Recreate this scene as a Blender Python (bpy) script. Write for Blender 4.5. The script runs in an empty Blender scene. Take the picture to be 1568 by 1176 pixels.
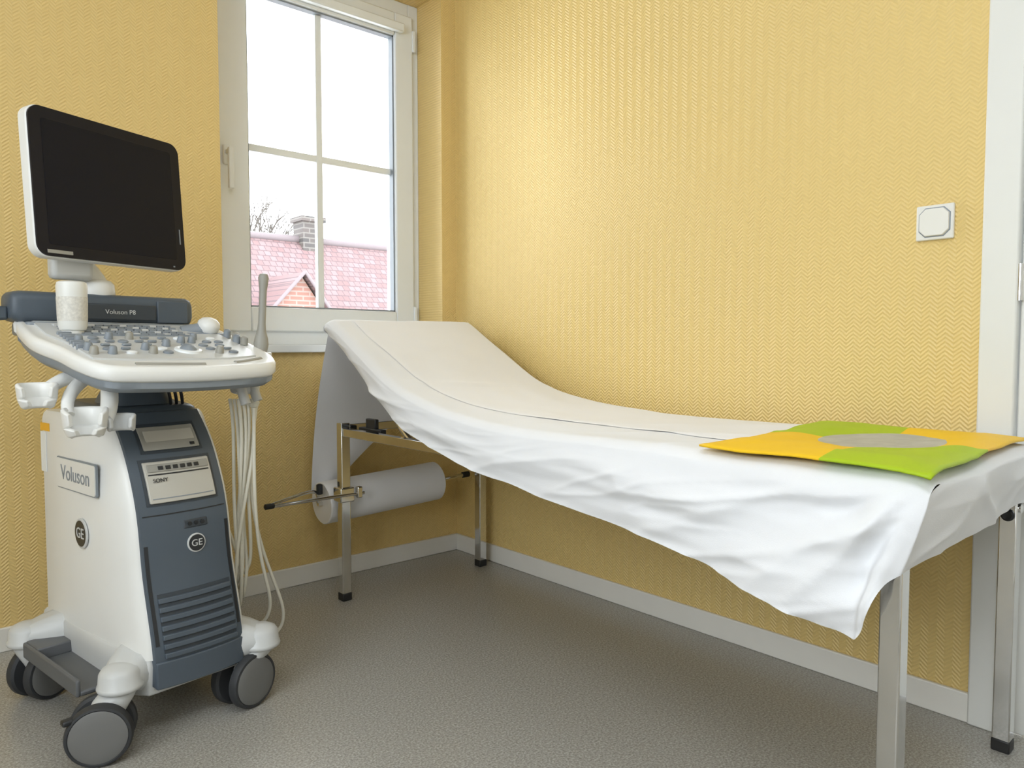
import bpy, bmesh, math, random
from mathutils import Vector, Matrix, noise
random.seed(7)
S = bpy.context.scene
COL = S.collection

# ------------------------------------------------------------------ materials
def new_mat(name):
    m = bpy.data.materials.new(name); m.use_nodes = True
    nt = m.node_tree; b = nt.nodes["Principled BSDF"]
    return m, nt, b

def mat(name, col, rough=0.5, metal=0.0, var=0.06, vs=12.0, bump=0.0, bs=200.0, spec=0.5, emit=0.0, coat=0.0):
    m, nt, b = new_mat(name)
    N, L = nt.nodes, nt.links
    tc = N.new("ShaderNodeTexCoord")
    nz = N.new("ShaderNodeTexNoise"); nz.inputs["Scale"].default_value = vs; nz.inputs["Detail"].default_value = 4
    L.new(tc.outputs["Object"], nz.inputs["Vector"])
    mx = N.new("ShaderNodeMix"); mx.data_type = 'RGBA'
    c = Vector(col)
    mx.inputs[6].default_value = (*(c * (1 - var)), 1); mx.inputs[7].default_value = (*[min(1, k) for k in (c * (1 + var))], 1)
    L.new(nz.outputs["Fac"], mx.inputs[0]); L.new(mx.outputs[2], b.inputs["Base Color"])
    b.inputs["Roughness"].default_value = rough; b.inputs["Metallic"].default_value = metal
    b.inputs["Specular IOR Level"].default_value = spec
    b.inputs["Coat Weight"].default_value = coat
    if bump > 0:
        n2 = N.new("ShaderNodeTexNoise"); n2.inputs["Scale"].default_value = bs; n2.inputs["Detail"].default_value = 3
        L.new(tc.outputs["Object"], n2.inputs["Vector"])
        bp = N.new("ShaderNodeBump"); bp.inputs["Strength"].default_value = bump; bp.inputs["Distance"].default_value = 0.002
        L.new(n2.outputs["Fac"], bp.inputs["Height"]); L.new(bp.outputs["Normal"], b.inputs["Normal"])
    if emit > 0:
        b.inputs["Emission Color"].default_value = (0.88, 0.94, 1.0, 1); b.inputs["Emission Strength"].default_value = emit
    return m

def wall_mat(name, axis, col):
    m, nt, b = new_mat(name); N, L = nt.nodes, nt.links
    tc = N.new("ShaderNodeTexCoord"); sp = N.new("ShaderNodeSeparateXYZ")
    L.new(tc.outputs["Object"], sp.inputs[0])
    nd = N.new("ShaderNodeTexNoise"); nd.inputs["Scale"].default_value = 45; nd.inputs["Detail"].default_value = 2
    L.new(tc.outputs["Object"], nd.inputs["Vector"])
    def M(op, a, bb=None, c=None):
        n = N.new("ShaderNodeMath"); n.operation = op
        for i, v in enumerate((a, bb, c)):
            if v is None: continue
            if isinstance(v, (int, float)): n.inputs[i].default_value = v
            else: L.new(v, n.inputs[i])
        return n.outputs[0]
    h = sp.outputs[axis]
    tri = M('PINGPONG', h, 0.018)
    dist = M('MULTIPLY', nd.outputs["Fac"], 0.004)
    ph = M('ADD', M('ADD', sp.outputs[2], M('MULTIPLY', tri, 0.85)), dist)
    s = M('SINE', M('MULTIPLY', ph, 2 * math.pi / 0.0105))
    n2 = N.new("ShaderNodeTexNoise"); n2.inputs["Scale"].default_value = 260; n2.inputs["Detail"].default_value = 2
    L.new(tc.outputs["Object"], n2.inputs["Vector"])
    hgt = M('ADD', M('MULTIPLY', s, 0.5), M('MULTIPLY', n2.outputs["Fac"], 0.7))
    bp = N.new("ShaderNodeBump"); bp.inputs["Strength"].default_value = 0.8 if axis == 1 else 0.6; bp.inputs["Distance"].default_value = 0.0018
    L.new(hgt, bp.inputs["Height"]); L.new(bp.outputs["Normal"], b.inputs["Normal"])
    n3 = N.new("ShaderNodeTexNoise"); n3.inputs["Scale"].default_value = 2.0
    L.new(tc.outputs["Object"], n3.inputs["Vector"])
    mx = N.new("ShaderNodeMix"); mx.data_type = 'RGBA'
    c = Vector(col)
    mx.inputs[6].default_value = (*(c * 0.93), 1); mx.inputs[7].default_value = (*(c * 1.05), 1)
    L.new(M('ADD', M('MULTIPLY', n3.outputs["Fac"], .55), M('MULTIPLY', M('ADD', s, 1), .225)), mx.inputs[0]); L.new(mx.outputs[2], b.inputs["Base Color"])
    b.inputs["Roughness"].default_value = 0.40; b.inputs["Specular IOR Level"].default_value = 0.45
    return m

def floor_mat():
    m, nt, b = new_mat("vinyl_floor"); N, L = nt.nodes, nt.links
    tc = N.new("ShaderNodeTexCoord")
    n1 = N.new("ShaderNodeTexNoise"); n1.inputs["Scale"].default_value = 200; n1.inputs["Detail"].default_value = 4
    n1.inputs["Roughness"].default_value = 0.7
    L.new(tc.outputs["Object"], n1.inputs["Vector"])
    r = N.new("ShaderNodeValToRGB"); e = r.color_ramp.elements
    e[0].position = 0.33; e[0].color = (0.235, 0.222, 0.195, 1)
    e[1].position = 0.68; e[1].color = (0.555, 0.54, 0.495, 1)
    k = e.new(0.5); k.color = (0.375, 0.357, 0.318, 1)
    L.new(n1.outputs["Fac"], r.inputs[0]); L.new(r.outputs[0], b.inputs["Base Color"])
    b.inputs["Roughness"].default_value = 0.27; b.inputs["Specular IOR Level"].default_value = 0.5
    bp = N.new("ShaderNodeBump"); bp.inputs["Strength"].default_value = 0.06; bp.inputs["Distance"].default_value = 0.0006
    L.new(n1.outputs["Fac"], bp.inputs["Height"]); L.new(bp.outputs["Normal"], b.inputs["Normal"])
    return m

def tile_mat(name, c1, c2, mortar, sx, sy, ms=0.018):
    m, nt, b = new_mat(name); N, L = nt.nodes, nt.links
    tc = N.new("ShaderNodeTexCoord")
    sp = N.new("ShaderNodeSeparateXYZ"); cb = N.new("ShaderNodeCombineXYZ")
    L.new(tc.outputs["Object"], sp.inputs[0]); L.new(sp.outputs[0], cb.inputs[0]); L.new(sp.outputs[2], cb.inputs[1])
    bt = N.new("ShaderNodeTexBrick"); bt.inputs["Scale"].default_value = 1
    bt.inputs["Brick Width"].default_value = sx; bt.inputs["Row Height"].default_value = sy
    bt.inputs["Mortar Size"].default_value = ms; bt.inputs["Mortar Smooth"].default_value = 0.6
    bt.inputs["Color1"].default_value = (*c1, 1); bt.inputs["Color2"].default_value = (*c2, 1); bt.inputs["Mortar"].default_value = (*mortar, 1)
    L.new(cb.outputs[0], bt.inputs["Vector"]); L.new(bt.outputs["Color"], b.inputs["Base Color"])
    b.inputs["Roughness"].default_value = 0.8
    return m

m_wallx = wall_mat("yellow_wallpaper_x", 0, (0.80, 0.59, 0.240))
m_wally = wall_mat("yellow_wallpaper_y", 1, (0.815, 0.605, 0.238))
m_paint = mat("white_wall_paint", (0.80, 0.80, 0.79), 0.7, var=0.02)
m_floor = floor_mat()
m_ceil = mat("ceiling_paint", (0.86, 0.86, 0.86), 0.8)
m_base = mat("baseboard_vinyl", (0.84, 0.82, 0.76), 0.4, var=0.03)
m_door = mat("door_paint", (0.78, 0.78, 0.74), 0.35, var=0.02)
m_pvc = mat("white_pvc", (0.84, 0.87, 0.88), 0.3, var=0.02)
m_white = mat("machine_white", (0.82, 0.82, 0.79), 0.38, var=0.02)
m_lgrey = mat("machine_light_grey", (0.60, 0.61, 0.60), 0.4, var=0.03)
m_blue = mat("machine_blue_grey", (0.078, 0.100, 0.125), 0.42, var=0.05, bump=0.1, bs=900)
m_dblue = mat("machine_dark_blue", (0.040, 0.050, 0.062), 0.45)
m_mgrey = mat("machine_mid_grey", (0.25, 0.28, 0.31), 0.45)
m_tray = mat("tray_grey", (0.12, 0.125, 0.13), 0.5)
m_dark = mat("dark_plastic", (0.02, 0.022, 0.025), 0.4)
m_bezel = mat("monitor_bezel", (0.008, 0.009, 0.016), 0.3, spec=0.25)
m_screen = mat("screen_glass", (0.006, 0.008, 0.016), 0.2, var=0.02, spec=0.2)
m_tire = mat("tire_rubber", (0.035, 0.037, 0.04), 0.6)
m_hub = mat("wheel_hub", (0.17, 0.17, 0.165), 0.5)
m_drive = mat("drive_grey", (0.34, 0.33, 0.29), 0.45)
m_driveL = mat("printer_light", (0.52, 0.50, 0.44), 0.45)
m_cable = mat("cable_cream", (0.76, 0.73, 0.62), 0.45)
m_chrome = mat("chrome_steel", (0.74, 0.74, 0.73), 0.09, metal=1.0, var=0.2, vs=9)
m_sheet = mat("cotton_sheet", (0.84, 0.85, 0.87), 0.85, var=0.02, bump=0.25, bs=700, spec=0.2)
m_paper = mat("exam_paper", (0.86, 0.86, 0.87), 0.8, var=0.02, bump=0.1, bs=300, spec=0.2)
m_matt = mat("mattress_vinyl", (0.30, 0.26, 0.20), 0.6)
m_black = mat("black_rubber", (0.015, 0.015, 0.015), 0.5)
m_yel = mat("yellow_fabric", (0.92, 0.57, 0.008), 0.5, bump=0.3, bs=60)
m_grn = mat("green_fabric", (0.40, 0.56, 0.008), 0.5, bump=0.3, bs=60)
m_mesh = mat("mesh_fabric", (0.46, 0.46, 0.41), 0.5, var=0.25, vs=30)
m_switch = mat("switch_plastic", (0.81, 0.80, 0.75), 0.35, var=0.01)
m_gel = mat("bottle_plastic", (0.80, 0.80, 0.76), 0.35)
m_label = mat("bottle_label", (0.70, 0.68, 0.62), 0.6, var=0.35, vs=160)
m_orange = mat("warning_label", (0.85, 0.45, 0.03), 0.5)
m_roof = tile_mat("roof_tiles", (0.13, 0.072, 0.072), (0.16, 0.105, 0.108), (0.075, 0.048, 0.052), 0.13, 0.11, 0.012)
m_brick = tile_mat("brick_gable", (0.19, 0.09, 0.07), (0.17, 0.08, 0.062), (0.2, 0.15, 0.13), 0.25, 0.08)
m_chim = tile_mat("chimney_brick", (0.08, 0.065, 0.06), (0.04, 0.038, 0.038), (0.12, 0.11, 0.10), 0.25, 0.1)
m_bark = mat("bark", (0.09, 0.08, 0.07), 0.9)
m_trim = mat("gable_trim", (0.13, 0.105, 0.11), 0.7)

# ------------------------------------------------------------------ helpers
def add_obj(name, me, mats, parent=None):
    o = bpy.data.objects.new(name, me); COL.objects.link(o)
    if not isinstance(mats, (list, tuple)): mats = [mats]
    for x in mats: o.data.materials.append(x)
    if parent: o.parent = parent
    return o
def empty(name, loc=(0, 0, 0), rz=0):
    e = bpy.data.objects.new(name, None); COL.objects.link(e); e.location = loc; e.rotation_euler = (0, 0, rz)
    e.empty_display_size = 0.1
    return e
def smooth(o, ang=35):
    for p in o.data.polygons: p.use_smooth = True
    try: o.data.set_sharp_from_angle(angle=math.radians(ang))
    except Exception: pass
    return o
def bev(o, w, seg=3):
    md = o.modifiers.new("bev", 'BEVEL'); md.width = w; md.segments = seg; md.limit_method = 'ANGLE'; md.angle_limit = math.radians(35)
    return o
def from_bm(name, bm, mats, parent=None, sm=35):
    bmesh.ops.recalc_face_normals(bm, faces=bm.faces)
    me = bpy.data.meshes.new(name); bm.to_mesh(me); bm.free()
    o = add_obj(name, me, mats, parent)
    if sm: smooth(o, sm)
    return o
def bm_box(bm, a, b, mi=0):
    x0, y0, z0 = a; x1, y1, z1 = b
    v = [bm.verts.new(p) for p in ((x0,y0,z0),(x1,y0,z0),(x1,y1,z0),(x0,y1,z0),(x0,y0,z1),(x1,y0,z1),(x1,y1,z1),(x0,y1,z1))]
    for f in ((0,3,2,1),(4,5,6,7),(0,1,5,4),(1,2,6,5),(2,3,7,6),(3,0,4,7)):
        bm.faces.new([v[i] for i in f]).material_index = mi
    return v
def boxes(name, lst, mats, parent=None, bw=0.0):
    bm = bmesh.new()
    for l in lst: bm_box(bm, l[0], l[1], l[2] if len(l) > 2 else 0)
    o = from_bm(name, bm, mats, parent, sm=None)
    if bw: bev(o, bw, 2); smooth(o)
    return o
def loft(name, secs, mats, parent=None, caps=True, sm=40, closed=True):
    bm = bmesh.new(); rings = [[bm.verts.new(p) for p in s] for s in secs]
    n = len(secs[0])
    for a, b in zip(rings, rings[1:]):
        for i in range(n if closed else n - 1):
            bm.faces.new((a[i], a[(i + 1) % n], b[(i + 1) % n], b[i]))
    if caps: bm.faces.new(rings[0]); bm.faces.new(rings[-1])
    return from_bm(name, bm, mats, parent, sm)
def frame_of(d):
    d = Vector(d).normalized(); up = Vector((0, 0, 1)) if abs(d.z) < 0.95 else Vector((0, 1, 0))
    x = d.cross(up).normalized(); y = x.cross(d).normalized(); return d, x, y
def lathe(name, p, d, prof, mats, parent=None, n=32, sx=1.0, sm=40):
    d, x, y = frame_of(d); p = Vector(p)
    secs = [[p + d * h + (x * math.cos(2*math.pi*i/n) * sx + y * math.sin(2*math.pi*i/n)) * max(r, 1e-4) for i in range(n)] for h, r in prof]
    return loft(name, secs, mats, parent, True, sm)
def cyl(name, a, b, r, mats, parent=None, n=24, bw=0.0):
    a = Vector(a); b = Vector(b); l = (b - a).length
    pr = [(0, r), (l, r)] if not bw else [(0, r - bw), (bw * .3, r - bw * .3), (bw, r), (l - bw, r), (l - bw * .3, r - bw * .3), (l, r - bw)]
    return lathe(name, a, b - a, pr, mats, parent, n)
def tube(name, pts, r, mats, parent=None, cyc=False, flat=None):
    cu = bpy.data.curves.new(name, 'CURVE'); cu.dimensions = '3D'; cu.bevel_depth = r; cu.bevel_resolution = 5; cu.use_fill_caps = True
    cu.resolution_u = 10
    sp = cu.splines.new('NURBS'); sp.points.add(len(pts) - 1)
    for q, p in zip(sp.points, pts): q.co = (*p[:3], 1); q.radius = p[3] if len(p) > 3 else 1
    sp.use_endpoint_u = True; sp.order_u = 3 if len(pts) < 4 else 4; sp.use_cyclic_u = cyc
    return add_obj(name, cu, mats, parent)
def rrect(w, h, r, n=6):
    pts = []
    for cx, cy, a0 in ((w/2-r, h/2-r, 0), (-w/2+r, h/2-r, 90), (-w/2+r, -h/2+r, 180), (w/2-r, -h/2+r, 270)):
        for i in range(n + 1):
            a = math.radians(a0 + 90 * i / n); pts.append((cx + r*math.cos(a), cy + r*math.sin(a)))
    return pts
def sinterp(tab, x):
    n = len(tab)
    if x <= tab[0][0]: return tab[0][1]
    if x >= tab[-1][0]: return tab[-1][1]
    for i in range(n - 1):
        if tab[i][0] <= x <= tab[i+1][0]:
            x0, y0 = tab[i]; x1, y1 = tab[i+1]; h = x1 - x0
            m0 = (tab[i+1][1] - tab[max(i-1,0)][1]) / (tab[i+1][0] - tab[max(i-1,0)][0])
            m1 = (tab[min(i+2,n-1)][1] - tab[i][1]) / (tab[min(i+2,n-1)][0] - tab[i][0])
            t = (x - x0) / h
            return (2*t**3-3*t**2+1)*y0 + (t**3-2*t**2+t)*h*m0 + (-2*t**3+3*t**2)*y1 + (t**3-t**2)*h*m1
def text(name, body, size, M, mt, parent, ext=0.0006):
    cu = bpy.data.curves.new(name, 'FONT'); cu.body = body; cu.size = size; cu.extrude = ext; cu.align_x = 'CENTER'; cu.align_y = 'CENTER'
    o = add_obj(name, cu, mt, parent); o.matrix_local = M; return o

# ------------------------------------------------------------------ room
XL, YF, H = -3.3, -4.4, 2.60
T = 0.3
def wall(name, lst, m): return boxes(name, lst, m)
ox0, ox1, oz0, oz1 = -0.99, -0.073, 0.857, 2.33
wall("wall_back", [((XL - T, 0, 0), (ox0, T, H)), ((ox1, 0, 0), (0, T, H)), ((ox0, 0, 0), (ox1, T, oz0)), ((ox0, 0, oz1), (ox1, T, H))], m_wallx)
dy0, dy1, dz = -3.00, -2.05, 2.06
wall("wall_right", [((0, dy1, 0), (T, T, H)), ((0, YF - T, 0), (T, dy0, H)), ((0, dy0, dz), (T, dy1, H))], m_wally)
lw0, lw1, lz0, lz1 = -3.3, -1.3, 0.9, 2.3
wall("wall_left", [((XL - T, YF - T, 0), (XL, lw0, H)), ((XL - T, lw1, 0), (XL, 0, H)), ((XL - T, lw0, 0), (XL, lw1, lz0)), ((XL - T, lw0, lz1), (XL, lw1, H))], m_paint)
wall("wall_front", [((XL, YF - T, 0), (0, YF, H))], m_paint)
boxes("floor", [((XL - T, YF - T, -0.1), (T, T, 0))], m_floor)
boxes("ceiling", [((XL - T, YF - T, H), (T, T, H + 0.1))], m_ceil)
boxes("baseboard_back", [((XL, -0.012, 0), (0, 0, 0.07))], m_base, bw=0.003)
boxes("baseboard_right", [((-0.012, -1.985, 0), (0, -0.012, 0.07))], m_base, bw=0.003)
boxes("baseboard_left", [((XL, YF, 0), (XL + 0.012, -0.012, 0.07))], m_base, bw=0.003)

# door
d = empty("door_1")
boxes("door_frame", [((-0.018, -2.055, 0), (0.16, -1.983, dz + 0.07)), ((-0.018, -3.07, 0), (0.16, -2.995, dz + 0.07)), ((-0.018, -2.995, dz - 0.005), (0.16, -2.055, dz + 0.07))], m_door, d, bw=0.004)
boxes("door_leaf", [((0.0, -2.993, 0.008), (0.04, -2.058, dz - 0.007))], m_door, d, bw=0.003)
for z in (0.3, 1.02, 1.75):
    cyl("hinge", (-0.008, -2.057, z - 0.04), (-0.008, -2.057, z + 0.04), 0.008, m_chrome, d)
boxes("door_handle", [((-.008, -2.93, .93), (0.001, -2.89, 1.13)), ((-.05, -2.92, 1.035), (-.006, -2.90, 1.055)), ((-.055, -2.92, 1.035), (-.04, -2.79, 1.055))], m_chrome, d, bw=.004)

# window 1
w = empty("window_1")
fy0, fy1 = 0.17, 0.25
boxes("outer_frame", [((ox0, fy0, 0.885), (ox0 + .06, fy1, oz1)), ((ox1 - .05, fy0, 0.885), (ox1, fy1, oz1)),
      ((ox0 + .06, fy0, 0.885), (ox1 - .05, fy1, 0.945)), ((ox0 + .06, fy0, oz1 - .06), (ox1 - .05, fy1, oz1))], m_pvc, w, bw=0.003)
sx0, sx1, sz0, sz1 = -0.94, -0.108, 0.935, 2.275
gx0, gx1, gz0, gz1 = -0.828, -0.197, 1.026, 2.18
boxes("sash", [((sx0, .155, sz0), (gx0, .235, sz1)), ((gx1, .155, sz0), (sx1, .235, sz1)), ((gx0, .155, sz0), (gx1, .235, gz0)), ((gx0, .155, gz1), (gx1, .235, sz1))], m_pvc, w, bw=0.006)
boxes("sash_gasket", [((gx0, .170, gz0), (gx0+.006, .2, gz1)), ((gx1-.006, .170, gz0), (gx1, .2, gz1)), ((gx0, .170, gz0), (gx1, .2, gz0+.006)), ((gx0, .170, gz1-.006), (gx1, .2, gz1))], m_mgrey, w)
mgx = (-0.530)
boxes("muntins", [((mgx - .013, .188, gz0), (mgx + .013, .212, gz1)), ((gx0, .189, 1.605), (gx1, .211, 1.631))], m_pvc, w, bw=0.002)
boxes("blind_rail", [((gx0 - .02, .125, 2.19), (gx1 + .03, .154, 2.225))], m_pvc, w, bw=0.005)
boxes("handle", [((-.925, .145, 1.53), (-.897, .155, 1.60)), ((-.921, .105, 1.44), (-.901, .12, 1.585)), ((-.918, .12, 1.565), (-.904, .146, 1.582))], m_pvc, w, bw=0.004)
boxes("hinge_cover", [((-.112, .15, 2.13), (-.095, .168, 2.22)), ((-.112, .15, .97), (-.095, .168, 1.05))], m_pvc, w, bw=0.004)
boxes("window_sill", [((ox0 - .03, -.03, .857), (ox1 + .03, -0.0005, .885)), ((ox0 + .001, -.0005, .857), (ox1 - .001, .18, .885))], m_pvc, w, bw=0.003)
mg, ntg, bg = new_mat("window_glass")
ntg.nodes.remove(bg)
tr = ntg.nodes.new("ShaderNodeBsdfTransparent"); gl = ntg.nodes.new("ShaderNodeBsdfGlossy"); gl.inputs["Roughness"].default_value = 0.02
ms = ntg.nodes.new("ShaderNodeMixShader"); fr = ntg.nodes.new("ShaderNodeFresnel"); fr.inputs[0].default_value = 1.3
ntg.links.new(fr.outputs[0], ms.inputs[0]); ntg.links.new(tr.outputs[0], ms.inputs[1]); ntg.links.new(gl.outputs[0], ms.inputs[2])
ntg.links.new(ms.outputs[0], ntg.nodes["Material Output"].inputs[0])
boxes("glass_pane", [((gx0 - .01, .198, gz0 - .01), (gx1 + .01, .202, gz1 + .01))], mg, w)
# window 2 (behind the camera)
w2 = empty("window_2")
fx0, fx1 = XL - .25, XL - .17
boxes("outer_frame", [((fx0, lw0, lz0), (fx1, lw0 + .08, lz1)), ((fx0, lw1 - .08, lz0), (fx1, lw1, lz1)), ((fx0, lw0 + .08, lz0), (fx1, lw1 - .08, lz0 + .08)),
      ((fx0, lw0 + .08, lz1 - .08), (fx1, lw1 - .08, lz1)), ((fx0, -2.34, lz0 + .08), (fx1, -2.26, lz1 - .08))], m_pvc, w2, bw=0.004)
boxes("window_sill", [((XL - .18, lw0 + .001, lz0), (XL + .04, lw1 - .001, lz0 + .028))], m_pvc, w2, bw=0.003)

# light switch
s = empty("light_switch", (0, -1.881, 1.172))
boxes("plate", [((-.010, -.041, -.041), (-.0002, .041, .041))], m_switch, s, bw=0.003)
def octo(r, c): return [(r, -r + c), (r, r - c), (r - c, r), (-r + c, r), (-r, r - c), (-r, -r + c), (-r + c, -r), (r - c, -r)]
loft("recess_ring", [[(-.0095, y, z) for y, z in octo(.0345, .014)], [(-.0106, y, z) for y, z in octo(.0345, .014)]], m_mgrey, s, sm=None)
bev(loft("rocker", [[(-.010, y, z) for y, z in octo(.0325, .013)], [(-.0165, y, z) for y, z in octo(.0315, .013)]], m_switch, s, sm=None), .0015)

# ceiling light
cl = empty("ceiling_light", (-2.0, -2.6, H))
boxes("housing", [((-.62, -.32, -.05), (.62, .32, -.0005))], m_pvc, cl, bw=.004)
m_em = mat("lamp_diffuser", (0.9, 0.9, 0.9), 0.5, emit=8.3)
boxes("diffuser", [((-.58, -.28, -.056), (.58, .28, -.0505))], m_em, cl)

# ------------------------------------------------------------------ outside
nh = empty("neighbour_house")
def poly(name, faces, mats, parent, sm=None):
    bm = bmesh.new()
    for f in faces: bm.faces.new([bm.verts.new(p) for p in f])
    bmesh.ops.remove_doubles(bm, verts=bm.verts, dist=1e-4)
    return from_bm(name, bm, mats, parent, sm)
ry, rz = 12.0, 3.06; ey, ez = 9.2, 0.55
poly("tiled_roof", [[(1, ry, rz), (11, ry, rz), (11, ey, ez), (1, ey, ez)], [(1, ry, rz), (11, ry, rz), (11, 14.8, ez), (1, 14.8, ez)]], m_roof, nh)
tube("ridge_cap", [(1, ry, rz + .02), (6, ry, rz + .02), (11, ry, rz + .02)], .08, m_trim, nh)
boxes("house_walls", [((1.3, ey + .35, -3), (10.7, 14.4, 0.5))], m_brick, nh)
boxes("chimney", [((4.98, 11.75, 2.5), (5.42, 12.2, 3.44)), ((4.93, 11.7, 3.44), (5.47, 12.25, 3.54))], m_chim, nh)
ga, gb, gc, gap, gbz, gyy = 3.25, 4.55, 3.98, 2.10, 1.30, 9.75
poly("gable_front", [[(ga, gyy, gbz), (gb, gyy, gbz), (gc, gyy, gap)], [(ga, gyy, gbz), (gb, gyy, gbz), (gb, gyy, .4), (ga, gyy, .4)]], m_brick, nh)
poly("gable_roof", [[(ga - .12, gyy - .12, gbz - .05), (gc, gyy - .12, gap + .08), (gc, 11.4, gap + .08), (ga - .12, 11.4, gbz - .05)], [(gb + .12, gyy - .12, gbz - .05), (gc, gyy - .12, gap + .08), (gc, 11.4, gap + .08), (gb + .12, 11.4, gbz - .05)]], m_roof, nh)
tube("gable_verge_1", [(ga - .12, gyy - .14, gbz - .05), ((ga+gc)/2 - .06, gyy - .14, (gbz + gap)/2 + .015), (gc, gyy - .14, gap + .08)], .03, m_trim, nh)
tube("gable_verge_2", [(gb + .12, gyy - .14, gbz - .05), ((gb+gc)/2 + .06, gyy - .14, (gbz + gap)/2 + .015), (gc, gyy - .14, gap + .08)], .03, m_trim, nh)
tree_cu = bpy.data.curves.new("bare_tree", 'CURVE'); tree_cu.dimensions = '3D'; tree_cu.bevel_depth = 1.0; tree_cu.bevel_resolution = 1
def branch(p, dvec, l, r, k):
    q = p + dvec * l
    sp = tree_cu.splines.new('POLY'); sp.points.add(1)
    sp.points[0].co = (*p, 1); sp.points[0].radius = r; sp.points[1].co = (*q, 1); sp.points[1].radius = r * .6
    if k == 0: return
    for _ in range(3):
        nd = (dvec + Vector((random.uniform(-.8, .8), random.uniform(-.8, .8), random.uniform(-.1, .4)))).normalized()
        branch(q, nd, l * random.uniform(.55, .8), r * .62, k - 1)
branch(Vector((5.6, 16, -3)), Vector((0, 0, 1)), 4.4, .12, 0)
for _ in range(5):
    branch(Vector((5.6, 16, 1.4)), Vector((random.uniform(-.5, .5), random.uniform(-.5, .5), 1)).normalized(), 1.08, .06, 5)
add_obj("bare_tree", tree_cu, m_bark)

# ------------------------------------------------------------------ exam bed
bed = empty("examination_couch")
LX0, LX1, LY0, LY1 = -0.685, -0.080, -0.262, -2.072
lg = 0.017
def leg(name, x, y, top):
    boxes(name, [((x - lg, y - lg, 0.025), (x + lg, y + lg, top))], m_chrome, bed, bw=.003)
    boxes(name + "_foot", [((x - lg - .001, y - lg - .001, 0), (x + lg + .001, y + lg + .001, .027))], m_black, bed, bw=.003)
leg("leg_1", LX0, LY0, .617); leg("leg_2", LX1, LY0, .617); leg("leg_3", LX0, LY1, .597); leg("leg_4", LX1, LY1, .597)
rt = 0.600; rb = 0.572
boxes("frame_rails", [((LX0 - .012, LY1 + lg, rb), (LX0 + .012, LY0 - lg, rt)), ((LX1 - .012, LY1 + lg, rb), (LX1 + .012, LY0 - lg, rt)),
      ((LX0 + lg, LY0 - .012, rb + .012), (LX1 - lg, LY0 + .012, rt + .012)), ((LX0 + lg, LY1 - .012, rb), (LX1 - lg, LY1 + .012, rt)),
      ((LX0 + .012, -.98, rb), (LX1 - .012, -.955, rt))], m_chrome, bed, bw=.002)
for x in (LX0 + .05, LX1 - .05):
    tube("backrest_strut", [(x, -.60, .585), (x, -.50, .64), (x, -.42, .775)], .009, m_chrome, bed)
    boxes("ratchet_bracket", [((x - .012, -.44, .585), (x + .012, -.30, .603)), ((x - .008, -.40, .60), (x + .008, -.34, .635))], m_dark, bed, bw=.003)
lathe("bolt_cap", (LX1 , LY1 - lg, .535), (0, -1, 0), [(0, .011), (.004, .011), (.007, .007), (.007, .003)], m_chrome, bed)
lathe("bolt_cap", (LX1 - lg, LY1, .52), (-1, 0, 0), [(0, .013), (.004, .013), (.007, .009), (.005, .004), (.005, .001)], m_dark, bed)

ZT = [(-2.16, .676), (-1.9, .676), (-1.5, .672), (-1.3, .672), (-1.1, .677), (-.92, .690), (-.75, .718), (-.58, .768), (-.38, .872), (-.17, .985)]
def zt(y): return sinterp(ZT, y)
HEM = [(-2.125, .520), (-2.10, .495), (-2.07, .445), (-2.035, .405), (-2.0, .408), (-1.9, .428), (-1.622, .483), (-1.297, .519), (-.968, .565), (-.80, .600), (-.644, .648), (-.492, .736), (-.326, .840), (-.165, .930)]
def hem(y): return sinterp(HEM, y)
BX0, BX1, BY0, BY1 = -0.700, -0.062, -0.165, -2.125
secs = []
for i in range(41):
    y = -0.185 + (-2.10 + .185) * i / 40
    z = zt(y) - .014; th = .052
    secs.append([(BX0 + .025, y, z), (BX1 - .02, y, z), (BX1 - .02, y, z - th), (BX0 + .025, y, z - th)])
loft("mattress", secs, m_matt, bed, sm=30)
def ridge(v, p=3): return (1 - min(1, abs(noise.noise(v)) * 2.2)) ** p
def ed(dv, w_=.035, h_=.016):
    return h_ * (1 - dv / w_) ** 2 if dv < w_ else 0
def disp(p):
    v = Vector((p[0] * 3.0, p[1] * 1.6, p[2] * 6))
    d0 = noise.noise(v) * .005
    d1 = noise.noise(Vector((p[0] * 11, p[1] * 5, p[2] * 11 + 7))) * .0025
    return d0 + d1
def top_pt(x, y):
    z = zt(y) - ed(x - BX0) - ed(BX1 - x) - ed(BY0 - y) - ed(y - BY1)
    z += disp((x, y, z))
    z += .0022 * math.sin((x * 14 + y * 9) + 3 * noise.noise(Vector((x * 3, y * 3, 1)))) * (1 if y < -.9 else .4)
    kf = min(1, max(0, (-1.0 - y) / .6)) * (1 - min(1, (x - BX0) / .5) * .5)
    z += .0045 * kf * ridge(Vector((x * 4 + y * 3.2, y * 1.6 - x * 2, 2.2)), 5)
    z += .004 * math.exp(-((y + .62 + .15 * (x + .4)) / .018) ** 2) * ridge(Vector((x * 5, 1, 4)), 1)
    return Vector((x, y, z))
def edgegrid(a, b, n):
    pts = [0, .004, .01, .018, .027, .036]
    L_ = abs(b - a); sgn = 1 if b > a else -1
    mid = [.05 + (L_ - .10) * i / n for i in range(n + 1)]
    al = pts + mid + [L_ - k for k in reversed(pts)]
    return [a + sgn * k for k in al]
XS = edgegrid(BX0, BX1, 44); YS = edgegrid(BY0, BY1, 190)
Mr = 36
bm = bmesh.new()
def mkgrid(P):
    V = [[bm.verts.new(p) for p in row] for row in P]
    for a, b in zip(V, V[1:]):
        for i in range(len(a) - 1): bm.faces.new((a[i], a[i+1], b[i+1], b[i]))
mkgrid([[top_pt(x, y) for x in XS] for y in YS])
CT = .045
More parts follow.
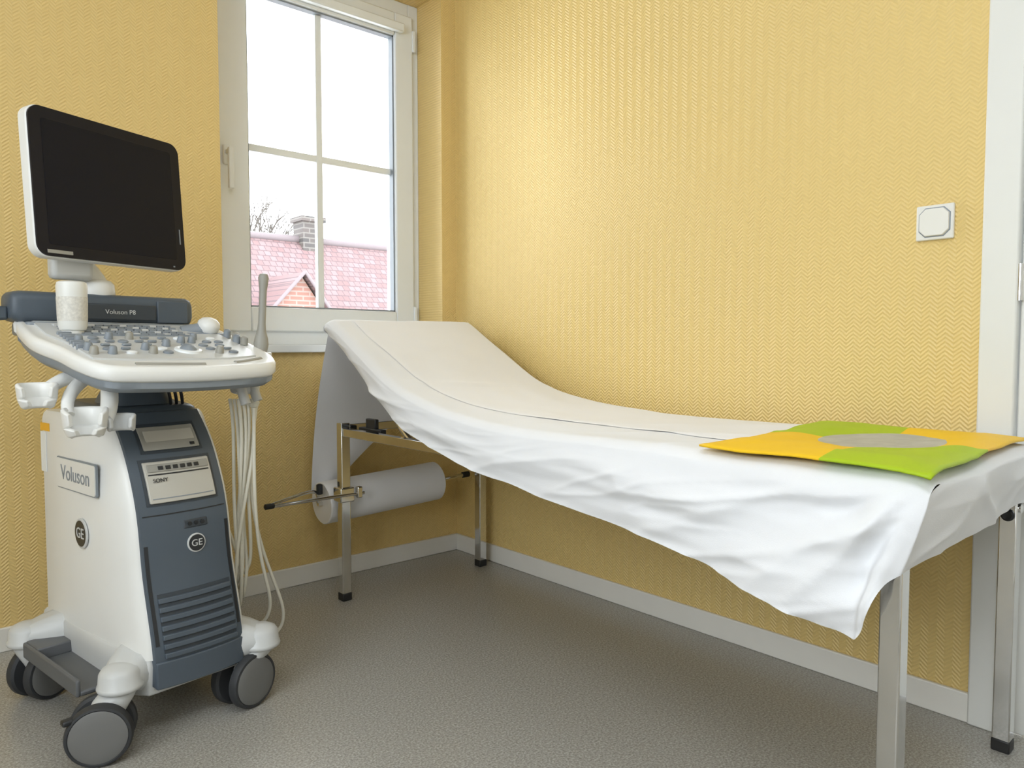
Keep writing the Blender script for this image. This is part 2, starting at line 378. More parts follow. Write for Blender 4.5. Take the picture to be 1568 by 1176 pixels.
def near_pt(y, r):
    t0 = top_pt(BX0, y); h = min(hem(y), t0.z - .01)
    h += .003 * noise.noise(Vector((y * 9, 4, 4))) * (1 if y > -2.0 else 0)
    z = t0.z + (h - t0.z) * r
    drop = max(0.0, t0.z - z)
    env = min(1, drop / .05)
    f = noise.noise(Vector((y * 1.7, drop * 17 + y * 1.2, 3))) * .015
    f += noise.noise(Vector((y * 4.5, drop * 38 + y * 3, 9))) * .004
    f += .012 * ridge(Vector((y * 1.1 + 5, drop * 9 - y * 2.0, 1.3)), 4)
    f += .005 * ridge(Vector((y * 2.6, drop * 20 - y * 3.5, 6.1)), 4)
    dy = max(0.0, y - BY1); dd = math.hypot(dy, drop)
    phi = math.atan2(dy, drop + .02)
    cenv = math.exp(-(dy / .55) ** 2) * min(1, dd / .12)
    f += cenv * .013 * math.sin(phi * 10 + 1.6 * noise.noise(Vector((dy*5, drop*5, 0))))
    f += cenv * .010 * ridge(Vector((phi * 3.2, dd * 1.5, 8.8)), 3)
    out = .09 * drop + .010 * env + f * env
    be = min(1, max(0, dy / .05))
    out *= (.30 + .70 * be)
    bk = max(0, 1 - dy / .10)
    yy = y + bk * CT * min(1, drop / .155) ** 1.3
    headtuck = max(0, (y + .75) / .6)
    out -= headtuck * .02 * r * r
    return Vector((BX0 - out, yy, z))
near = [[near_pt(y, (j / Mr)) for j in range(Mr + 1)] for y in YS]
mkgrid(near)
cornercol = near[-1]
def foot_pt(x, j):
    r = j / Mr; t0 = top_pt(x, BY1); c = cornercol[j]; u = (x - BX0) / (BX1 - BX0)
    h = .520 + .035 * min(1, u * 1.2) + .005 * math.sin(u * 9)
    h = h if u > 0 else cornercol[-1].z
    z = t0.z + (h - t0.z) * r; drop = max(0.0, t0.z - z); env = min(1, drop / .04)
    f = noise.noise(Vector((x * 5, drop * 8, 5))) * .010 + .010 * ridge(Vector((x * 3 + drop * 8, drop * 6 - x * 3, 5.5)), 4) + .006 * ridge(Vector((x * 6 + drop * 12, drop * 5 - x * 5, 2.5)), 4)
    be = min(1, u / .08)
    ybase = BY1 + CT * min(1, drop / .155) ** 1.3
    y = ybase - (.008 * env + f * env) * be
    if be < 1: y = y * be + c.y * (1 - be)
    return Vector((x + (1 - be) * (c.x - x), y, z + (1 - be) * (c.z - z)))
foot = [[foot_pt(x, j) for j in range(Mr + 1)] for x in XS]
mkgrid(foot)
def far_pt(y, r):
    t0 = top_pt(BX1, y); return Vector((BX1 + .010 * math.sin(r * 1.5) + .004 * r * noise.noise(Vector((y * 6, 2, 2))), y, t0.z - .10 * r))
mkgrid([[far_pt(y, j / 8) for j in range(9)] for y in YS])
def head_pt(x, r):
    t0 = top_pt(x, BY0); u = min(1, (x - BX0) / .08); h = near[0][-1].z + (t0.z - .07 - near[0][-1].z) * u
    return Vector((x, BY0 + .008 * math.sin(r * 3.1), t0.z + (h - t0.z) * r))
mkgrid([[head_pt(x, j / 6) for j in range(7)] for x in XS])
bmesh.ops.remove_doubles(bm, verts=bm.verts, dist=.0012)
sheet = from_bm("draped_sheet", bm, m_sheet, bed, 180)
for p in sheet.data.polygons: p.use_smooth = True
md = sheet.modifiers.new("sub", 'SUBSURF'); md.levels = 1; md.render_levels = 1
# paper cover on top
bm = bmesh.new()
def cov(i, j, ni, nj):
    u = i / ni; vv = j / nj
    y = -.20 + (-2.0 + .20) * vv
    xl = -.60 + .012 * math.sin(y * 3) + (.10 * max(0, (-y - .3)) ** .8 * .9 if y < -.3 else 0)
    x = xl + (BX1 - .03 - xl) * u
    p = top_pt(x, y); k = min(1, u / .03)
    return Vector((x, y, p.z + .0012 + .002 * k + .0015 * noise.noise(Vector((x * 9, y * 9, 4)))))
mkgrid([[cov(i, j, 44, 160) for i in range(45)] for j in range(161)])
cv = from_bm("cover_paper", bm, m_paper, bed, 180)

# paper roll with chrome holder (mounted on the couch frame)
pr = empty("paper_roll_holder"); pr.parent = bed
ra, rbp = Vector((-.715, -.155, .325)), Vector((-.225, -.155, .347)); ax = rbp - ra
lathe("paper_roll", ra, ax, [(0.001, .018), (0.0, .072), (.003, .075), (ax.length - .003, .075), (ax.length, .072), (ax.length - .001, .018)], m_paper, pr, n=48)
cyl("roll_core", ra - ax * .03, rbp + ax * .32, .008, m_chrome, pr)
lathe("core_knob", rbp + ax * .28, ax, [(0, .008), (.0, .012), (.03, .012), (.03, .008)], m_black, pr)
tube("handle_rod", [(-.965, -.30, .372), (-.85, -.285, .371), (-.62, -.285, .370)], .006, m_chrome, pr)
tube("swing_arm", [(-.965, -.30, .378), (-.84, -.24, .385), (-.735, -.175, .385), (-.73, -.158, .35), (-.73, -.155, .33)], .006, m_chrome, pr)
lathe("rod_tip", (-.985, -.303, .374), (1, .1, 0), [(0, .005), (.003, .009), (.03, .009), (.033, .006)], m_black, pr)
lathe("arm_knob", (-.735, -.18, .40), (0, 0, -1), [(0, .006), (.003, .011), (.035, .011), (.038, .006)], m_dark, pr)
boxes("leg_clamp", [((-.712, -.289, .345), (-.658, -.235, .395)), ((-.65, -.295, .355), (-.63, -.275, .395))], m_chrome, pr, bw=.004)
bm = bmesh.new()
def hp(u, v):
    x0 = -.675 - .045 * v; x1 = -.25 - .40 * max(0.0, (v - .5) / .5) ** .8
    x = x0 + (x1 - x0) * u
    y = -.145 + .03 * math.sin(v * 3) + .004 * math.sin(u * 7) + .055 * v
    return Vector((x, min(y, -.03), .93 + (.35 - .93) * v))
mkgrid([[hp(i / 12, j / 30) for i in range(13)] for j in range(31)])
from_bm("hanging_paper", bm, m_paper, pr, 180)

# ------------------------------------------------------------------ folded fabric bag on the couch
C = [Vector((-.695, -1.705)), Vector((-.080, -1.660)), Vector((-.075, -2.10)), Vector((-.712, -2.130))]
cen = Vector((-.365, -1.915))
mids = [C[0].lerp(C[1], .50), C[1].lerp(C[2], .5), C[2].lerp(C[3], .5), C[3].lerp(C[0], .42)]
path = []
for i in range(4):
    prev = mids[i - 1]; cur = mids[i]
    for k in range(16): path.append((prev.lerp(C[i], k / 16), i))
    for k in range(16): path.append((C[i].lerp(cur, k / 16), i))
bm = bmesh.new(); rows = []
n = len(path); R0 = 4; R1 = 14
for ring in range(R0 + R1):
    row = []
    for k, (b, ci) in enumerate(path):
        ang = math.atan2(b.y - cen.y, b.x - cen.x)
        inner = cen + Vector((math.cos(ang) * .135, math.sin(ang) * .115))
        if ring < R0: p = cen.lerp(inner, max(.002, ring / (R0 - 1))); e = 0
        else: e = (ring - R0 + 1) / R1; p = inner.lerp(b, e)
        x, y = p.x, p.y
        base = max(top_pt(max(min(x, BX1 - .02), BX0 + .03), max(y, BY1 + .03)).z, zt(y) - .002)
        z = base + .008
        if ring >= R0 - 1: z += .002 + .006 * math.sin(math.pi * min(1, e)) + .003 * abs(noise.noise(Vector((x * 10, y * 10, 0))))
        if e > .75:
            z += (e - .75) * 4 * .005 * max(0, noise.noise(Vector((x * 14, y * 14, 3))))
        # droop of the overhanging foot-end corner
        cd = (p - C[3]).length
        z -= .015 * max(0, 1 - cd / .14) ** 1.5
        row.append(bm.verts.new((x, y, z)))
    rows.append(row)
for ri in range(R0 + R1 - 1):
    for k in range(n):
        f = bm.faces.new((rows[ri][k], rows[ri][(k + 1) % n], rows[ri + 1][(k + 1) % n], rows[ri + 1][k]))
        f.material_index = 2 if ri < R0 - 1 else (path[k][1] % 2)
bm.faces.new(rows[0]).material_index = 2
bag = from_bm("folded_fabric_bag", bm, [m_yel, m_grn, m_mesh], None, 60)
md = bag.modifiers.new("sol", 'SOLIDIFY'); md.thickness = .004; md.offset = 0

# ------------------------------------------------------------------ ultrasound machine
U = empty("ultrasound_machine", (-1.40, -.52, 0), math.radians(9))
TF = [(.10, -.292), (.13, -.290), (.203, -.286), (.367, -.245), (.48, -.228), (.556, -.205), (.65, -.155), (.724, -.088), (.745, -.06)]
def tf(z): return sinterp(TF, z)
def zl(a, b, n): return [a + (b - a) * i / n for i in range(n + 1)]
def body_sec(z, k=1.0):
    f = tf(z)
    h = [(-.120, .250), (-.138, .238), (-.146, .215), (-.147, .05), (-.140, f * .55), (-.126, f + .035), (-.116, f + .010), (-.104, f + .002)]
    return [(x * k, y, z) for x, y in h] + [(-x * k, y, z) for x, y in reversed(h)]
secs = [body_sec(z) for z in zl(.185, .695, 20)]
def shrink(s, k, dz): return [(x * k, .02 + (y - .02) * k, z + dz) for x, y, z in s]
secs += [shrink(body_sec(.708), .985, .0), shrink(body_sec(.716), .95, .0)]
loft("body_shell", secs, m_white, U, sm=45)
def yf(x, z): return tf(z) - .005 - .011 * (1 - (x / .106) ** 2)
secs = []
for z in zl(.125, .72, 24):
    xs = [-.106, -.104, -.09, -.05, 0, .05, .09, .104, .106]
    secs.append([(-.106, tf(z) + .05, z)] + [(x, yf(x, z) + (.006 if abs(x) > .105 else 0), z) for x in xs] + [(.106, tf(z) + .05, z)])
loft("front_panel", secs, m_blue, U, sm=45)
secs = []
for z, k in ((.712, 1.0), (.728, 1.0), (.738, .96), (.745, .88)):
    o_ = rrect(.235 * k, .26 * k, .035 * k)
    secs.append([(x, y + .035, z + (-.012 if y < -.08 else 0)) for x, y in o_])
loft("top_hood", secs, m_blue, U, sm=45)
def fbox(name, x0, x1, z0, z1, dp, m, nx=8, nz=6, back=.012, bw=.0):
    secs = []
    for z in zl(z0, z1, nz):
        secs.append([(x, yf(x, z) - dp, z) for x in zl(x0, x1, nx)] + [(x, yf(x, z) + back, z) for x in reversed(zl(x0, x1, nx))])
    o = loft(name, secs, m, U, sm=35)
    if bw: bev(o, bw, 2)
    return o
fbox("drive_surround", -.074, .073, .630, .695, .0015, m_dblue)
fbox("disc_drive", -.067, .066, .637, .688, .006, m_drive, bw=.0015)
fbox("disc_tray", -.058, .058, .656, .680, .009, m_driveL, bw=.001)
fbox("drive_button", .042, .053, .643, .649, .009, m_dark)
fbox("printer_surround", -.086, .084, .516, .618, .0015, m_dblue)
fbox("thermal_printer", -.079, .077, .522, .612, .007, m_driveL, bw=.002)
fbox("printer_top_strip", -.073, .071, .591, .607, .010, m_drive, bw=.001)
for i in range(6): fbox("printer_button_%d" % i, -.05 + i * .017, -.039 + i * .017, .595, .603, .012, m_dark)
fbox("printer_slot", -.073, .071, .583, .586, .0076, m_dark)
fbox("printer_door_line", -.073, .071, .531, .533, .0076, m_mgrey)
fbox("door_seam_top", -.098, .098, .494, .4965, .0008, m_dark)
fbox("latch_recess", -.012, .048, .455, .476, .0012, m_dblue, bw=.004)
for i in range(3): lathe("latch_hole_%d" % i, (.003 + i * .015, yf(.01, .466) - .001, .466), (0, -1, 0), [(0, .005), (.002, .005)], m_dark, U)
fbox("left_slot", -.101, -.093, .215, .43, .0008, m_dark)
fbox("right_slot", .093, .101, .215, .46, .0008, m_dark)
for i in range(7):
    z0 = .186 + i * .0195
    fbox("grille_rib_%d" % i, -.085, .088, z0, z0 + .011, .006, m_blue, bw=.002)
    fbox("grille_gap_%d" % i, -.085, .088, z0 + .011, z0 + .0195, .0008, m_dblue)
fbox("lower_plate", -.104, .104, .120, .180, .004, m_blue, bw=.003)
def logo(p, dirv, r):
    lathe("logo_ring", p, dirv, [(0, r), (.003, r), (.004, r * .93), (.004, r * .86)], m_lgrey, U, n=40)
    pp = Vector(p) + Vector(dirv).normalized() * .001
    lathe("logo_disc", pp, dirv, [(0, r * .86), (.0036, r * .86)], m_dark, U, n=40)
logo((.015, yf(.015, .42) + .001, .42), (0, -1, .08), .022)
logo((-.1455, -.02, .435), (-1, 0, 0), .036)
def side_mat(y, z, off=-.152): return Matrix(((0, 0, -1, off), (-1, 0, 0, y), (0, 1, 0, z), (0, 0, 0, 1)))
text("logo_text", "GE", .036, side_mat(-.02, .435, -.1505), m_lgrey, U)
text("logo_text", "GE", .022, Matrix.Translation((.015, yf(.015, .42) - .0045, .42)) @ Matrix.Rotation(math.radians(90), 4, 'X'), m_lgrey, U)
rr = rrect(.235, .078, .008)
loft("side_badge_edge", [[(-.144, y, z + .57) for y, z in rr], [(-.1485, y, z + .57) for y, z in rr]], m_mgrey, U, sm=30)
rr = rrect(.228, .071, .007)
loft("side_badge", [[(-.145, y, z + .57) for y, z in rr], [(-.1505, y, z + .57) for y, z in rr]], m_white, U, sm=30)
text("badge_text", "Voluson", .052, side_mat(0, .571, -.1508), m_mgrey, U)
boxes("warning_sticker", [((-.1478, .165, .665), (-.1465, .225, .685), 0), ((-.1478, .19, .56), (-.1465, .225, .662), 1)], [m_orange, m_pvc], U)
text("printer_text", "SONY", .013, Matrix.Translation((-.05, yf(-.05, .57) - .009, .572)) @ Matrix.Rotation(math.radians(72), 4, 'X'), m_dark, U)

# base
secs = []
for z, k in ((.095, .92), (.105, 1.0), (.17, 1.02), (.192, 1.0), (.2, .97)):
    s0 = [(-.125, .255), (-.150, .235), (-.150, -.12), (-.138, -.235), (-.112, -.278), (.112, -.278), (.138, -.235), (.150, -.12), (.150, .235), (.125, .255)]
    secs.append([(x * k, y * k, z) for x, y in s0])
bev(loft("base_chassis", secs, m_lgrey, U, sm=40), .004)
boxes("side_tray", [((-.225, -.20, .120), (-.14, .13, .132)), ((-.232, -.20, .120), (-.222, .13, .158)), ((-.225, .05, .13), (-.14, .13, .16))], m_tray, U, bw=.004)
boxes("side_tray_right", [((.14, -.20, .125), (.205, .13, .137)), ((.200, -.20, .125), (.21, .13, .16))], m_tray, U, bw=.004)
def caster(i, cap, ctr, ang):
    cx, cy = cap; wx, wy = ctr
    px, py = cx * .55, cy * .78
    dirv = Vector((cx - px, cy - py, 0)).normalized(); sd = Vector((-dirv.y, dirv.x, 0))
    secs = []
    for t, wd, z0, z1 in ((0, .058, .10, .212), (.35, .055, .105, .208), (.7, .050, .120, .198), (1.0, .042, .135, .186)):
        c = Vector((px, py, 0)).lerp(Vector((cx, cy, 0)), t); zc_ = (z0 + z1) / 2; hh = (z1 - z0) / 2
        secs.append([c + sd * wd * math.cos(2*math.pi*k/20) + Vector((0, 0, zc_ + hh * max(-1, min(1, 1.25 * math.sin(2*math.pi*k/20))))) for k in range(20)])
    loft("foot_arm_%d" % i, secs, m_lgrey, U, sm=50)
    lathe("foot_cap_%d" % i, (cx, cy, .135), (0, 0, 1), [(0, .040), (.003, .045), (.008, .047), (.013, .046), (.015, .044), (.038, .042), (.048, .036), (.054, .024), (.056, .001)], m_lgrey, U, n=32)
    a = Vector((math.cos(ang), math.sin(ang), 0)); c = Vector((wx, wy, .0655))
    sd = a; fw = Vector((-a.y, a.x, 0)); secs = []
    for t, rx, ry2, z in ((0, .036, .036, .138), (.3, .034, .040, .120), (.65, .022, .038, .095), (1, .014, .024, .058)):
        q = Vector((cx, cy, 0)).lerp(Vector((wx, wy, 0)), min(1, t * 1.2))
        secs.append([q + sd * rx * math.cos(2*math.pi*k/20) + fw * ry2 * math.sin(2*math.pi*k/20) + Vector((0, 0, z)) for k in range(20)])
    loft("caster_fork_%d" % i, secs, m_lgrey, U, sm=60)
    cyl("caster_axle_%d" % i, c - a * .034, c + a * .034, .009, m_hub, U)
    for sgn in (-1, 1):
        p = c + a * sgn * .017; dd = a * sgn
        lathe("caster_wheel_%d%s" % (i, "a" if sgn < 0 else "b"), p, dd, [(0, .050), (.0, .060), (.005, .0655), (.018, .0655), (.025, .0625), (.026, .058), (.0245, .0565)], m_tire, U, n=48)
        lathe("caster_hub_%d%s" % (i, "a" if sgn < 0 else "b"), p + dd * .02, dd, [(0, .0565), (.0055, .056), (.007, .053), (.0082, .03), (.0085, .001)], m_hub, U, n=48)
caster(1, (-.165, -.258), (-.207, -.262), math.radians(-120))
caster(2, (.158, -.285), (.118, -.272), math.radians(-78))
caster(3, (-.205, .175), (-.182, .160), math.radians(-72))
caster(4, (.19, .18), (.17, .20), math.radians(-100))
boxes("brake_lever", [((-.285, -.275, .10), (-.25, -.255, .112))], m_dark, U, bw=.004)

# neck between body and console
loft("console_neck", [[(x, y + .02, z) for x, y in rrect(w_, d_, .04)] for z, w_, d_ in ((.735, .16, .16), (.77, .13, .14), (.80, .19, .22), (.835, .26, .28))], m_blue, U, sm=50)
for k in range(3): tube("neck_cable_%d" % k, [(.03 + .015 * k, -.08, .80), (.035 + .015 * k, -.10, .765), (.05 + .015 * k, -.07, .735)], .004, m_dark, U)

# control console
def con_outline(off=0.0, n=10):
    ctrl = [(-.155, -.318), (0, -.330), (.155, -.315), (.205, -.290), (.232, -.235), (.240, -.15), (.235, -.05), (.225, .06), (.19, .075), (-.20, .075), (-.240, .06), (-.255, -.03), (-.255, -.09), (-.236, -.16), (-.226, -.235), (-.203, -.295)]
    c = Vector((-.005, -.12)); out = []
    m_ = len(ctrl)
    for i in range(m_):
        p0, p1, p2, p3 = [Vector(ctrl[(i + k) % m_]) for k in (-1, 0, 1, 2)]
        for k in range(5):
            t = k / 5
            q = .5 * ((2 * p1) + (-p0 + p2) * t + (2*p0 - 5*p1 + 4*p2 - p3) * t * t + (-p0 + 3*p1 - 3*p2 + p3) * t ** 3)
            dv = q - c; q = q - dv.normalized() * off
            out.append(q)
    return out
def zc(y): return .832 + (y + .32) * .27
def cs(off, dz): return [(p.x, p.y, zc(p.y) + dz) for p in con_outline(off)]
loft("console_under", [cs(.06, -.064), cs(.02, -.056), cs(.006, -.044), cs(.004, -.022)], m_mgrey, U, sm=50)
loft("console_rim", [cs(.004, -.030), cs(-.002, -.024), cs(-.003, -.006), cs(.002, .002), cs(.010, .004), cs(.016, .002)], m_white, U, sm=60)
def deck(y): return zc(y) + .0035
ins = [(-.20, -.255), (-.12, -.268), (.10, -.268), (.18, -.25), (.195, -.20), (.195, .05), (-.215, .05), (-.222, -.06), (-.205, -.14)]
loft("control_deck", [[(x, y, deck(y) - .004) for x, y in ins], [(x, y, deck(y) + .003) for x, y in ins], [(x * .98, y * .98 - .001, deck(y) + .004) for x, y in ins]], m_lgrey, U, sm=40)
def grip(name, x0, y0, x1, y1):
    a = Vector((x0, y0)); b = Vector((x1, y1)); mid = (a + b) / 2 + Vector((0, -.004))
    tube(name, [(x0, y0, zc(y0) - .001), (mid.x, mid.y, zc(mid.y) - .001), (x1, y1, zc(y1) - .001)], .007, m_drive, U)
grip("palm_slot_1", -.13, -.292, .02, -.302); grip("palm_slot_2", .10, -.292, .185, -.262)
bm = bmesh.new()
for r in range(5):
    for c in range(15):
        x = -.185 + c * .0185 + (r % 2) * .004; y = -.075 + r * .0195
        z0 = deck(y) + .003
        bm_box(bm, (x, y, z0), (x + .0155, y + .016, z0 + .007), 0 if (r + c) % 4 else 1)
kb = from_bm("keyboard_keys", bm, [m_mgrey, m_lgrey], U, None); bev(kb, .001, 1)
boxes("keyboard_bed", [((-.195, -.082, deck(-.08)), (-.19 + 15 * .0185 + .01, -.078, deck(-.08) + .008))], m_mgrey, U)
random.seed(3)
for r, (y, xs) in enumerate(((-.105, 9), (-.135, 11), (-.165, 8), (-.195, 9), (-.225, 9))):
    for i in range(xs):
        x = -.185 + i * (.36 / xs) + random.uniform(-.004, .004)
        if abs(x - .03) < .035 and -.23 < y < -.17: continue
        kind = random.random(); z0 = deck(y) + .003
        if kind < .38: lathe("knob_%d_%d" % (r, i), (x, y, z0), (0, -.26, 1), [(0, .010), (.004, .0095), (.014, .008), (.017, .006), (.0175, .001)], m_mgrey if kind < .22 else m_drive, U, n=16)
        elif kind < .8: lathe("button_%d_%d" % (r, i), (x, y, z0), (0, -.26, 1), [(0, .009), (.004, .009), (.006, .006), (.0062, .001)], random.choice([m_pvc, m_mgrey, m_mgrey]), U, n=14, sx=1.3)
        else: boxes("key_%d_%d" % (r, i), [((x - .009, y - .006, z0), (x + .009, y + .006, z0 + .006))], m_mgrey, U, bw=.002)
for i in range(7):
    y = -.185 + i * .018
    boxes("slider_%d" % i, [((-.205, y, deck(y)), (-.175, y + .008, deck(y) + .012))], m_mgrey, U, bw=.002)
lathe("trackball_ring", (.03, -.205, deck(-.205) + .001), (0, -.26, 1), [(0, .032), (.006, .030), (.008, .024), (.006, .021)], m_pvc, U)
lathe("trackball", (.03, -.205, deck(-.205) - .002), (0, -.26, 1), [(0, .02), (.006, .0205), (.013, .017), (.018, .011), (.0205, .004), (.021, .0005)], m_mgrey, U)

# rear speaker bar
secs = []
for x, k in ((-.256, .72), (-.249, .9), (-.235, 1), (-.10, 1), (.06, 1), (.155, 1), (.168, .9), (.174, .7)):
    prof = rrect(.085, .074, .022)
    secs.append([(x, .085 + a * k + .0, .972 + b * k) for a, b in prof])
loft("speaker_bar", secs, m_blue, U, sm=50)
boxes("bar_display", [((-.10, .037, .945), (.070, .0435, .985))], m_dblue, U, bw=.004)
boxes("bar_display_side", [((.073, .038, .940), (.155, .0432, .998))], m_blue, U, bw=.004)
text("bar_text", "Voluson P8", .016, Matrix.Translation((-.02, .0365, .965)) @ Matrix.Rotation(math.radians(90), 4, 'X'), m_lgrey, U)
boxes("rear_shelf", [((-.23, .03, .905), (.18, .14, .937))], m_mgrey, U, bw=.006)
cyl("rear_handle", (-.36, .09, .952), (-.25, .09, .955), .011, m_mgrey, U, bw=.003)
boxes("handle_bracket", [((-.30, .07, .94), (-.255, .115, .972))], m_blue, U, bw=.006)

# monitor arm
lathe("arm_turret", (-.055, .10, 1.005), (0, 0, 1), [(0, .044), (.006, .046), (.03, .044), (.04, .036), (.044, .02), (.045, .001)], m_white, U)
tube("arm_link", [(-.055, .10, 1.035, 1), (-.075, .10, 1.07, 1.05), (-.11, .085, 1.085, .95), (-.12, .07, 1.11, .9)], .030, m_white, U)
boxes("arm_bracket", [((-.17, .045, 1.04), (-.075, .085, 1.10))], m_lgrey, U, bw=.012)
MP = empty("monitor", (-.034, .0286, 1.254)); MP.parent = U; MP.rotation_euler = (math.radians(-4), 0, math.radians(14.5))
def mon(name, w_, h_, r, y0, y1, m, k1=1.0, sm=40, n=8):
    a = rrect(w_, h_, r, n)
    return loft(name, [[(x, y0, z) for x, z in a], [(x * k1, y1, z * k1) for x, z in a]], m, MP, sm=sm)
mw, mh = .408, .345
bev(mon("monitor_frame", mw, mh, .030, 0.0, .030, m_white), .004)
mon("monitor_bezel", mw - .005, mh - .005, .028, -.005, .004, m_bezel)
mon("monitor_panel", mw - .060, mh - .058, .006, -.0056, .0, m_screen)
mon("monitor_back", mw - .03, mh - .03, .04, .028, .062, m_lgrey, .72)
boxes("monitor_label", [((-.180, -.0060, -.163), (-.120, -.0052, -.155))], m_drive, MP)
boxes("monitor_buttons", [((.160, -.0060, -.164), (.165, -.0052, -.160)), ((.186, -.006, -.10), (.189, -.0052, -.06))], m_mgrey, MP)

# gel bottle
gb_ = empty("gel_bottle", (-.165, -.055, .897)); gb_.parent = U
lathe("bottle_body", (0, 0, 0), (0, 0, 1), [(0, .020), (.004, .023), (.018, .023), (.020, .027), (.03, .030), (.100, .0315), (.12, .032), (.128, .030), (.131, .024), (.1315, .001)], m_gel, gb_)
lathe("bottle_label", (0, 0, .040), (0, 0, 1), [(0, .0308), (.055, .0320)], m_label, gb_)
def sphere_probe(cx, cy, cz):
    lathe("convex_transducer_head", (cx, cy, cz), (0, -.35, 1), [(-.018, .020), (-.008, .026), (.004, .029), (.014, .027), (.022, .019), (.026, .008), (.027, .0005)], m_white, U)
    tube("convex_transducer_grip", [(cx - .065, cy + .02, cz - .012, .8), (cx - .035, cy + .012, cz - .010, 1), (cx - .01, cy + .005, cz - .006, 1.15)], .018, m_mgrey, U)
sphere_probe(.175, -.03, .930)
boxes("transducer_cradle", [((.10, -.055, .885), (.215, .02, .915))], m_mgrey, U, bw=.01)
for k, (x, y) in enumerate(((.205, -.07), (.212, -.10), (.20, -.125), (.213, -.14))):
    lathe("toggle_%d" % k, (x, y, deck(y)), (0, -.2, 1), [(0, .010), (.018, .009), (.022, .005), (.0225, .0005)], m_drive if k % 2 else m_mgrey, U, n=16)
px, py = .246, -.165
lathe("slim_transducer", (px, py, .855), (.06, 0, 1), [(0, .006), (.006, .015), (.03, .019), (.045, .017), (.065, .0115), (.085, .0095), (.17, .0095), (.19, .012), (.205, .0135), (.214, .010), (.217, .001)], m_drive, U, n=24)
lathe("slim_transducer_holder", (px, py, .828), (0, 0, 1), [(0, .018), (.0, .026), (.034, .028), (.036, .024), (.034, .021)], m_white, U)
boxes("slim_holder_bracket", [((.20, -.185, .83), (.235, -.145, .855))], m_white, U, bw=.005)
tube("slim_tail", [(px, py, .855), (px - .004, py, .80), (px - .01, py + .01, .75)], .006, m_cable, U)
# transducer holders: open C-shaped cups on arms
def cband(name, cx, cy, z0, z1, r, th, a0, a1, flare=1.12, m=None, n=22):
    secs = []
    for k in range(n + 1):
        a = math.radians(a0 + (a1 - a0) * k / n); ca, sa = math.cos(a), math.sin(a)
        zz = [(r, z0), (r * flare, z1), (r * flare + th * .5, z1 + .004), (r * flare + th, z1), (r + th, z0), (r + th * .5, z0 - .004)]
        taper = min(1, .55 + .45 * min(k, n - k) / 3)
        zm = (z0 + z1) / 2
        secs.append([(cx + q * ca, cy + q * sa, zm + (h_ - zm) * taper) for q, h_ in zz])
    o = loft(name, secs, m or m_white, U, sm=60); bev(o, .002, 2); return o
cband("holder_cup_1", -.278, -.170, .768, .800, .026, .010, -65, 205)
cband("holder_cup_1_seat", -.278, -.170, .752, .770, .016, .014, -80, 220, flare=1.4)
tube("holder_arm_1", [(-.18, -.13, .815, 1), (-.215, -.135, .812, 1), (-.248, -.150, .792, .9)], .015, m_white, U)
cband("holder_cup_2", -.215, -.245, .708, .748, .030, .011, -65, 205)
cband("holder_cup_2_seat", -.215, -.245, .692, .710, .018, .016, -80, 220, flare=1.4)
tube("holder_arm_2", [(-.145, -.19, .80, 1), (-.152, -.215, .778, 1.15), (-.162, -.240, .745, 1.1), (-.176, -.248, .722, .9)], .016, m_white, U)
tube("holder_arm_3", [(-.18, -.15, .805, 1), (-.215, -.165, .785, 1), (-.236, -.195, .76, .9), (-.236, -.218, .735, .8)], .014, m_white, U)
cband("holder_cup_3", -.150, -.262, .700, .732, .018, .009, -70, 200, m=m_lgrey)
# right-side under-console prongs
tube("right_prong_1", [(.15, -.22, .80), (.155, -.225, .765), (.16, -.235, .735)], .012, m_lgrey, U)
tube("right_prong_2", [(.195, -.20, .80), (.20, -.205, .765), (.205, -.215, .74)], .012, m_lgrey, U)
tube("right_prong_bridge", [(.15, -.20, .775), (.18, -.19, .765), (.205, -.20, .775)], .014, m_lgrey, U)
lathe("cable_ball", (.20, -.205, .735), (0, 0, 1), [(-.014, .001), (-.01, .01), (0, .014), (.01, .01), (.014, .001)], m_cable, U, n=20)
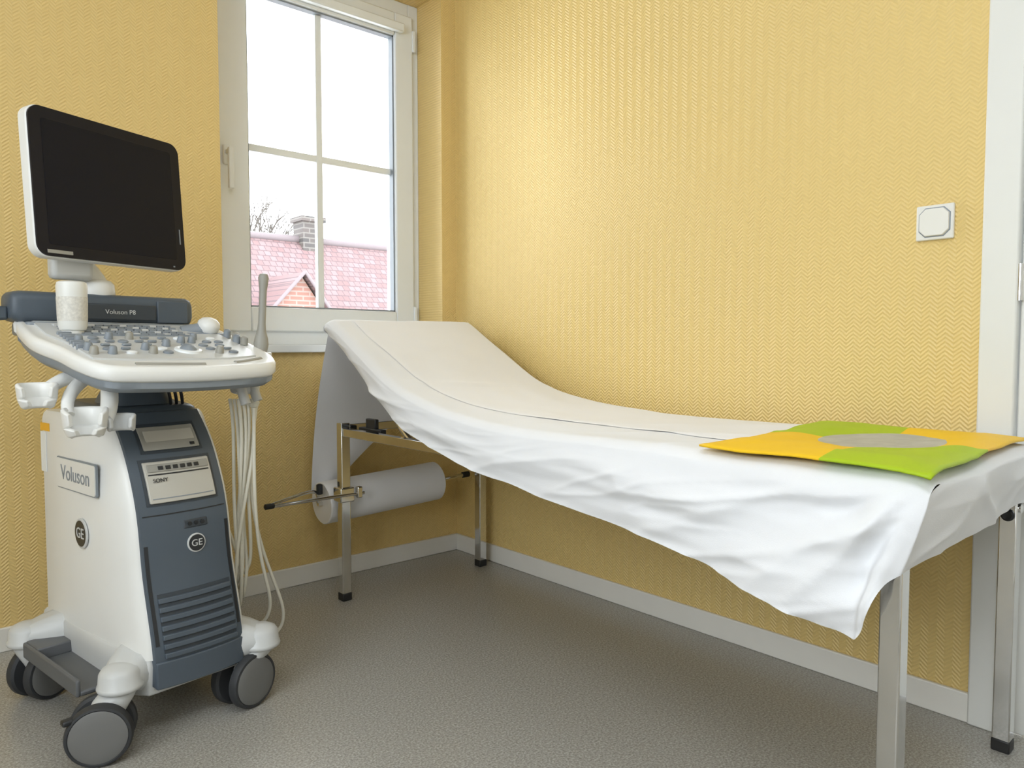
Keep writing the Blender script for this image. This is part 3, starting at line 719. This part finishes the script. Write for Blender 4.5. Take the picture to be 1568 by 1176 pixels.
# cables
random.seed(11)
for k in range(9):
    x0 = .165 + .012 * (k % 4); y0 = -.19 + .02 * (k // 4)
    j = lambda s_: random.uniform(-s_, s_)
    zb = .20 + .02 * k * .6
    xm = .185 + j(.02)
    pts = [(x0, y0, .745), (x0 + .008, y0 - .004, .69), (x0 + .015 + j(.01), y0 + .02, .58), (xm + .01, -.15 + j(.02), .42), (xm + .02 + j(.012), -.13 + j(.02), .30), (xm + .02, -.12, zb)]
    pts += [(xm + .035 + j(.01), -.08, zb - .04), (xm + .045, -.03, zb + .02), (xm + .02 + j(.01), .02, zb + .18), (.155, .08, .52)]
    tube("transducer_cable_%d" % k, pts, .0045, m_cable, U)
tube("hanging_cable_1", [(.24, -.165, .83), (.236, -.17, .75), (.205, -.16, .6), (.225, -.15, .42), (.275, -.14, .27), (.335, -.13, .14), (.32, -.12, .075), (.26, -.10, .07), (.21, -.06, .10), (.17, .05, .3)], .0045, m_cable, U)
tube("hanging_cable_2", [(.20, -.205, .73), (.20, -.20, .62), (.21, -.18, .45), (.24, -.16, .30), (.275, -.15, .2), (.275, -.14, .13), (.24, -.10, .10), (.18, .0, .2)], .0045, m_cable, U)

# ------------------------------------------------------------------ light
W = bpy.data.worlds.new("overcast"); S.world = W; W.use_nodes = True
bgn = W.node_tree.nodes["Background"]; bgn.inputs[0].default_value = (0.89, 0.95, 1.0, 1); bgn.inputs[1].default_value = 7.0
def portal(name, loc, rot, sx_, sy_):
    l = bpy.data.lights.new(name, 'AREA'); l.shape = 'RECTANGLE'; l.size = sx_; l.size_y = sy_; l.cycles.is_portal = True
    o = bpy.data.objects.new(name, l); COL.objects.link(o); o.location = loc; o.rotation_euler = rot
portal("window_portal", ((gx0 + gx1) / 2, .29, (gz0 + gz1) / 2), (math.radians(-90), 0, 0), .75, 1.3)
portal("window_portal.001", (XL - .28, (lw0 + lw1) / 2, (lz0 + lz1) / 2), (0, math.radians(-90), 0), 1.4, 2.0)

# ------------------------------------------------------------------ camera
cam = bpy.data.cameras.new("camera"); cam.lens = 26.06; cam.sensor_width = 36; cam.clip_start = .05
co = bpy.data.objects.new("camera", cam); COL.objects.link(co)
co.location = (-1.926, -2.547, .88); co.rotation_euler = (math.radians(87.07), 0, math.radians(-41.39))
S.camera = co
S.view_settings.view_transform = 'Standard'
S.view_settings.exposure = 0.12
